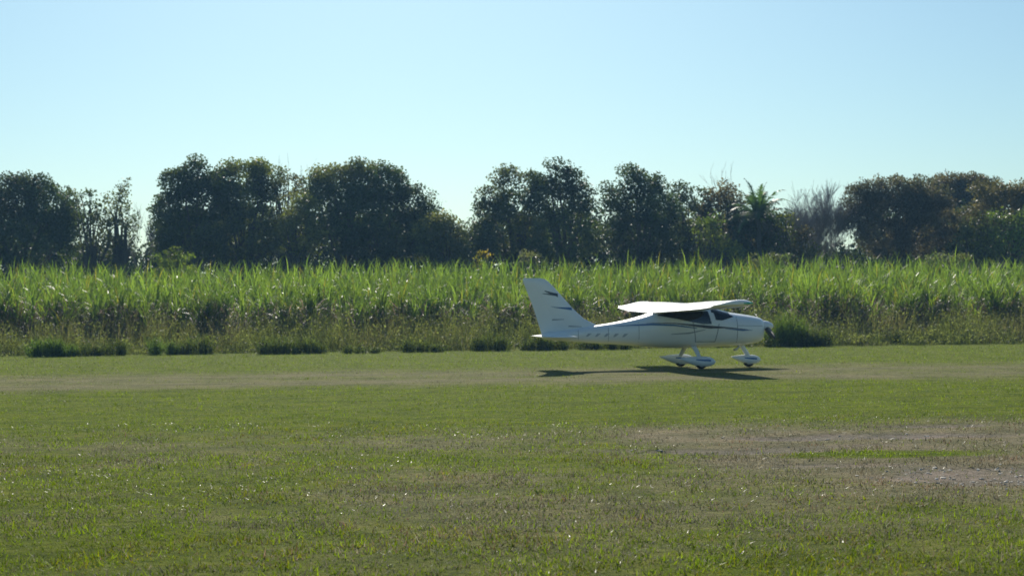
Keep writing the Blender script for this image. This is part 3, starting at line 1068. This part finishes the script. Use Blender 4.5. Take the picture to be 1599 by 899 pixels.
for side in (-1, 1):
    strip_part('side_window', M_glass, [(-1.0, 1.455), (-.7, 1.50), (.34, 1.53)], [(-1.04, 1.42), (-.5, 1.32), (-.1, 1.235), (.20, 1.18), (.42, 1.18)], side, .006)
    strip_part('windscreen_side', M_glass, [(.48, 1.58), (.70, 1.535), (1.04, 1.40)], [(.54, 1.29), (.72, 1.275), (1.08, 1.37)], side, .006)
    strip_part('stripe', M_navy, [(-1.35, 1.235), (-.6, 1.225), (.1, 1.165), (.8, 1.10), (1.45, 1.03)],
               [(-1.35, 1.23), (-.6, 1.20), (.0, 1.11), (.35, 1.06), (.8, 1.065), (1.45, 1.025)], side)
    strip_part('stripe', M_blue, [(-2.2, 1.155), (-1.2, 1.215), (-.6, 1.185), (.0, 1.085)],
               [(-2.2, 1.15), (-1.2, 1.165), (-.6, 1.135), (.0, 1.065)], side, .005)
    strip_part('stripe', M_blue, [(.8, 1.055), (1.3, 1.03), (1.6, 1.005)], [(.8, 1.045), (1.3, .985), (1.6, 1.0)], side, .005)
    strip_part('stripe', M_grey, [(-.7, .93), (-.2, .965), (.25, 1.04)], [(-.7, .915), (-.2, .925), (.25, 1.03)], side, .005)
    strip_part('door_seam', M_seam, [(-.12, 1.28), (-.10, 1.28)], [(-.02, .70), (0, .70)], side, .003, n_=1, m_=8)
    strip_part('door_seam', M_seam, [(.62, 1.19), (.64, 1.19)], [(.52, .70), (.54, .70)], side, .003, n_=1, m_=8)
    strip_part('door_seam', M_seam, [(-.01, .715), (.53, .715)], [(-.01, .70), (.53, .70)], side, .003, n_=6, m_=1)
    strip_part('cowl_seam', M_seam, [(1.145, 1.36), (1.16, 1.36)], [(1.145, .68), (1.16, .68)], side, .003, n_=1, m_=8)
    for xs_, zt, zb in ((-1.55, 1.33, .64), (-2.35, 1.17, .70), (-3.15, 1.06, .76)):
        strip_part('panel_seam', M_seam, [(xs_, zt), (xs_ + .010, zt)], [(xs_, zb), (xs_ + .010, zb)], side, .002, n_=1, m_=8)
    strip_part('cowl_seam', M_seam, [(1.16, 1.135), (1.93, 1.115)], [(1.16, 1.125), (1.93, 1.105)], side, .002, n_=10, m_=1)
    for i in range(5):   # slanted dark registration strokes
        x0 = -2.95 + .24 * i
        strip_part('registration_mark', M_mark, [(x0 + .06, .965 - .004 * i), (x0 + .16, .965 - .004 * i)],
                   [(x0, .885 - .006 * i), (x0 + .06, .885 - .006 * i)], side, .004, n_=2, m_=3)
# windscreen wrapping over the nose deck
rows = [[S(x, th, .006) for th in np.linspace(math.radians(38), math.radians(142), 21)] for x in np.linspace(.44, .98, 10)]
link('windscreen', grid_mesh('windscreen', rows, M_glass), fus)
# cowling air inlets
for side in (-1, 1):
    V = [(2.006, side * .15 + .085 * math.cos(t), 1.10 + .05 * math.sin(t)) for t in np.linspace(0, 2 * math.pi, 16, endpoint=False)]
    link('air_inlet', poly_mesh('air_inlet', V, [tuple(range(16))], M_black, False), fus)
V = [(2.006, .17 * math.cos(t), .85 + .06 * math.sin(t)) for t in np.linspace(0, 2 * math.pi, 16, endpoint=False)]
link('air_inlet', poly_mesh('air_inlet', V, [tuple(range(16))], M_black, False), fus)
# whip aerial on the spine
v, f = tubes([([(-1.7, 0, 1.30), (-1.8, 0, 1.50), (-1.88, 0, 1.66)], [.008, .006, .004])], 6)
link('aerial', np_mesh('aerial', v, f, M_black, smooth=True), fus)
# exhaust pipe
v, f = tubes([([(1.35, -.12, .60), (1.28, -.12, .50), (1.18, -.12, .47)], [.03, .03, .03])], 10)
link('exhaust_pipe', np_mesh('exhaust_pipe', v, f, M_metal, smooth=True), fus)


def airfoil(n_, thick, camber):
    u = (1 - np.cos(np.linspace(0, math.pi, n_))) / 2
    yt = 5 * thick * (.2969 * np.sqrt(u) - .126 * u - .3516 * u ** 2 + .2843 * u ** 3 - .1036 * u ** 4)
    p = .4
    yc = np.where(u < p, camber / p ** 2 * (2 * p * u - u * u), camber / (1 - p) ** 2 * ((1 - 2 * p) + 2 * p * u - u * u))
    up = np.stack([u, yc + yt], 1)[::-1]
    lo = np.stack([u, yc - yt], 1)[1:]
    return np.concatenate([up, lo])


AF = airfoil(22, .15, .045)
INC = math.radians(4.5)


def wing_row(yv, chord, xle, zle, thick=1.0, inc=INC):
    r = []
    for u, z in AF:
        xx, zz = -u * chord, z * chord * thick
        r.append(Vector((xle + xx * math.cos(inc) + zz * math.sin(inc), yv, zle + xx * math.sin(inc) + zz * math.cos(inc))))
    return r


def wing_at(yv):
    a = abs(yv)
    chord = 1.42 if a < 2.3 else 1.42 - .36 * (a - 2.3) / 2.1
    xle = .29 - (0 if a < 2.3 else .07 * (a - 2.3) / 2.1)
    z = 1.605 + .021 * a + .02 * max(0, (a - 3.4)) ** 2
    return chord, xle, z


rows = []
for yv in list(np.linspace(-4.32, 4.32, 37)):
    chord, xle, z = wing_at(yv)
    rows.append(wing_row(yv, chord, xle, z))
c0, x0, z0_ = wing_at(4.32)
tip = lambda s: [wing_row(s * 4.38, c0 * .93, x0 - .06, z0_ + .015, .75), wing_row(s * 4.42, c0 * .80, x0 - .16, z0_ + .03, .35)]
rows = tip(-1)[::-1] + rows + tip(1)
wing = link('wing', grid_mesh('wing', rows, M_white, True, True), plane)
for s in (-1, 1):      # aileron and flap hinge lines on top and under the wing, tip lamps
    for y0_, y1_, nm in ((.75, 2.35, 'flap_seam'), (2.45, 4.1, 'aileron_seam')):
        for up in (1, 0):
            V = []
            for yv in np.linspace(y0_, y1_, 6):
                chord, xle, z = wing_at(yv)
                for u in (.742, .752):
                    j = int(np.argmin(np.abs(AF[:22, 0] - u))) if up else 21 + int(np.argmin(np.abs(AF[21:, 0] - u)))
                    zz = np.interp(u, AF[:22, 0][::-1], AF[:22, 1][::-1]) if up else np.interp(u, AF[21:, 0], AF[21:, 1])
                    xx, zz = -u * chord, zz * chord + (.003 if up else -.003)
                    V.append((xle + xx * math.cos(INC) + zz * math.sin(INC), s * yv, z + xx * math.sin(INC) + zz * math.cos(INC)))
            Fc = [(2 * i, 2 * i + 1, 2 * i + 3, 2 * i + 2) for i in range(5)]
            link(nm, poly_mesh(nm, V, Fc, M_seam, False), wing)
    lens = IV * np.array((.16, .035, .028)) + np.array((x0 - .14, s * 4.40, z0_ + .012))
    link('navigation_light', np_mesh('navigation_light', lens, IF, M_greenlens if s < 0 else M_redlens, smooth=True), wing)
    lamp = IV * np.array((.10, .03, .02)) + np.array((x0 - .42, s * 4.40, z0_ - .01))
    link('strobe_light', np_mesh('strobe_light', lamp, IF, M_white, smooth=True), wing)

# fin, rudder, tailplane
FINLE = [(.95, -2.35), (1.12, -2.45), (1.24, -2.72), (1.36, -2.95), (1.60, -3.22), (1.91, -3.50), (2.20, -3.76), (2.36, -3.92), (2.42, -4.02), (2.44, -4.14)]
FINTE = [(.95, -4.10), (1.65, -4.32), (2.30, -4.57), (2.40, -4.60), (2.44, -4.58)]


def fin_x(z):
    le = float(np.interp(z, [p[0] for p in FINLE], [p[1] for p in FINLE]))
    te = float(np.interp(z, [p[0] for p in FINTE], [p[1] for p in FINTE]))
    return le, te


def sym(u):
    return 5 * (.2969 * math.sqrt(u) - .126 * u - .3516 * u ** 2 + .2843 * u ** 3 - .1036 * u ** 4)


def half_t(z):
    le, te = fin_x(z)
    return min(.105, .11 * (le - te) * .9) if z < 2.36 else max(.01, .06 * (2.46 - z) / .1)


def fin_section(z, u0, u1, n_=14, k=1.0):
    le, te = fin_x(z)
    r = []
    us = np.linspace(u0, u1, n_)
    us = [u0 + (u1 - u0) * (1 - math.cos(math.pi * i / (n_ - 1))) / 2 for i in range(n_)]
    for u in us: r.append(Vector((le + (te - le) * u, k * half_t(z) * sym(u), z)))
    for u in us[::-1]: r.append(Vector((le + (te - le) * u, -k * half_t(z) * sym(u) - .0005, z)))
    return r


zf = [.95, 1.05, 1.12, 1.18, 1.24, 1.30, 1.36, 1.48, 1.6, 1.75, 1.91, 2.05, 2.2, 2.3, 2.36, 2.40, 2.42, 2.44]
fin = link('fin', grid_mesh('fin', [fin_section(z, 0, .63) for z in zf], M_white, True, True), plane)
rud = link('rudder', grid_mesh('rudder', [fin_section(z, .625, 1.0, k=.97) for z in zf], M_white, True, True), plane)


def fin_stripe(mat, x0, x1, z0a, z1a, h0, h1, parent):
    for s in (-1, 1):
        rows = []
        for i in range(13):
            t = i / 12
            x, zc, hh = x0 + (x1 - x0) * t, z0a + (z1a - z0a) * t, h0 + (h1 - h0) * t
            r = []
            for j in range(3):
                z = zc + hh * (j - 1) / 2
                le, te = fin_x(z)
                u = min(.99, max(.004, (x - le) / (te - le)))
                r.append((le + (te - le) * u, s * (half_t(z) * sym(u) + .004), z))
            rows.append(r)
        link('stripe', grid_mesh('stripe', rows, mat), parent)


fin_stripe(M_navy, -3.66, -4.02, 1.98, 2.10, .09, .02, fin)
fin_stripe(M_navy, -3.70, -4.08, 1.99, 2.03, .06, .01, fin)
fin_stripe(M_blue, -3.28, -3.72, 1.62, 1.66, .075, .02, fin)
fin_stripe(M_blue, -3.72, -3.85, 1.66, 1.69, .02, .008, fin)
fin_stripe(M_grey, -3.50, -3.82, 1.345, 1.335, .015, .035, fin)
fin_stripe(M_grey, -3.02, -3.38, 1.145, 1.16, .012, .03, fin)
AS = airfoil(16, .10, 0.0)


def stab_row(yv):
    a = abs(yv) / 1.45
    chord = .80 - .16 * a
    xle = -3.36 - .10 * a
    if a > .95: chord *= .8; xle -= .05
    return [Vector((xle - u * chord, yv, .895 + z * chord * (1 if a < .95 else .4))) for u, z in AS]


stab = link('tailplane', grid_mesh('tailplane', [stab_row(y) for y in np.linspace(-1.45, 1.45, 31)], M_white, True, True), plane)

# propeller and spinner, at rest
hub = Vector((2.02, 0, 1.10))
rows = []
for i in range(12):
    t = i / 11
    rows.append([hub + Vector((.34 * t, .155 * math.sqrt(max(0, 1 - t ** 1.9)) * math.cos(a) + 0, .155 * math.sqrt(max(0, 1 - t ** 1.9)) * math.sin(a)))
                 for a in np.linspace(0, 2 * math.pi, 20, endpoint=False)])
link('spinner', grid_mesh('spinner', rows, M_white, True, True), plane)
for s in (0, 1):
    rot = Matrix.Rotation(math.radians(22) + math.pi * s, 3, 'X')
    rows = []
    for i in range(10):
        t = i / 9
        r_ = .12 + .74 * t
        c_ = (.06 + .09 * math.sin(math.pi * min(1, .25 + t * .75)) ** .8) * (1 if t < .93 else .6)
        tw = math.radians(62 - 44 * t)
        th_ = .018 * (1 - .7 * t)
        r = []
        for u, w in ((-.5, 0), (-.2, 1), (.2, .9), (.5, 0), (.2, -.5), (-.2, -.5)):
            x = u * c_ * math.sin(tw) - w * th_ * math.cos(tw)
            z = u * c_ * math.cos(tw) + w * th_ * math.sin(tw)
            r.append(hub + Vector((.09 + x, 0, 0)) + rot @ Vector((0, -r_, z)))
        rows.append(r)
    link('propeller_blade', grid_mesh('propeller_blade', rows, M_prop, True, True), plane)


# undercarriage
def fairing(cx, cy, length, hgt_, wid, name='wheel_fairing', nose_down=0.0):
    rows = []
    for i in range(15):
        t = i / 14
        prof = (math.sin(math.pi * min(1, t * .5 / .36)) if t < .36 * 1 else 1.0)
        prof = math.sqrt(max(0.0, 1 - ((.36 - t) / .36) ** 2)) if t < .36 else (1 - ((t - .36) / .64) ** 1.7)
        prof = max(prof, .02)
        x = cx + length * (.40 - t)
        zc = .185 + .10 * max(0, (t - .36) / .64) ** 1.4
        rows.append([Vector((x, cy + wid / 2 * prof * math.cos(a), zc + hgt_ / 2 * prof * math.sin(a) * (1 if math.sin(a) > 0 else .85)))
                     for a in np.linspace(0, 2 * math.pi, 16, endpoint=False)])
    fr = link(name, grid_mesh(name, rows, M_white, True, True), plane)
    tv, tf = [], []
    for i in range(20):
        a = 2 * math.pi * i / 20
        for yy, rr in ((-.06, .10), (-.05, .145), (-.02, .16), (.02, .16), (.05, .145), (.06, .10)):
            tv.append((cx + rr * math.cos(a), cy + yy, .16 + rr * math.sin(a)))
    for i in range(20):
        for j in range(5):
            a, b_ = i * 6 + j, ((i + 1) % 20) * 6 + j
            tf.append((a, a + 1, b_ + 1, b_))
    link('tyre', poly_mesh('tyre', tv, tf, M_rubber), fr)
    for s in (-1, 1):   # blue flash on the fairing
        rows = []
        for i in range(9):
            t = .16 + .40 * i / 8
            prof = math.sqrt(max(0.0, 1 - ((.36 - t) / .36) ** 2)) if t < .36 else (1 - ((t - .36) / .64) ** 1.7)
            x = cx + length * (.40 - t)
            zc = .185 + .10 * max(0, (t - .36) / .64) ** 1.4
            rows.append([(x, cy + s * (wid / 2 * prof * math.cos(a) + .004), zc + hgt_ / 2 * prof * math.sin(a)) for a in (.1 + .02 * i, .5)])
        link('stripe', grid_mesh('stripe', rows, M_blue), fr)
    return fr


for s in (-1, 1):
    fairing(.0, s * .92, 1.02, .31, .23)
    rows = []
    for i in range(8):
        t = i / 7
        p = Vector((-.02, s * (.30 + .60 * t), .60 - .33 * t ** 1.25))
        rows.append([p + Vector((.085 * (1 - .35 * t) * math.cos(a), 0, .018 * math.sin(a))) + Vector((0, s * .018 * math.sin(a) * .6, 0))
                     for a in np.linspace(0, 2 * math.pi, 10, endpoint=False)])
    link('main_leg', grid_mesh('main_leg', rows, M_white, True, True), plane)
fairing(1.64, 0, .88, .29, .21, 'nose_wheel_fairing')
rows = []
for i in range(5):
    t = i / 4
    p = Vector((1.42 + .22 * t, 0, .63 - .36 * t))
    rows.append([p + Vector((.075 * math.cos(a), .032 * math.sin(a), 0)) for a in np.linspace(0, 2 * math.pi, 10, endpoint=False)])
link('nose_leg', grid_mesh('nose_leg', rows, M_white, True, True), plane)

# ------------------------------------------------------------------ thin sunlit air
hv = [(x, y, z) for z in (-1.1, 15.5) for y in (-66, 626) for x in (-426, 426)]
hf = [(0, 2, 3, 1), (4, 5, 7, 6), (0, 1, 5, 4), (2, 6, 7, 3), (0, 4, 6, 2), (1, 3, 7, 5)]
m, nt, out = new_mat('thin_haze')
pv = N(nt, 'ShaderNodeVolumePrincipled')
pv.inputs['Color'].default_value = (0.30, 0.62, 1.0, 1)
pv.inputs['Density'].default_value = 0.00035
pv.inputs['Anisotropy'].default_value = 0.3
nt.links.new(pv.outputs[0], out.inputs['Volume'])
tag(link('haze', poly_mesh('haze', hv, hf, m, False)), 'thin bluish haze in the air over the field', 'haze', kind='stuff')
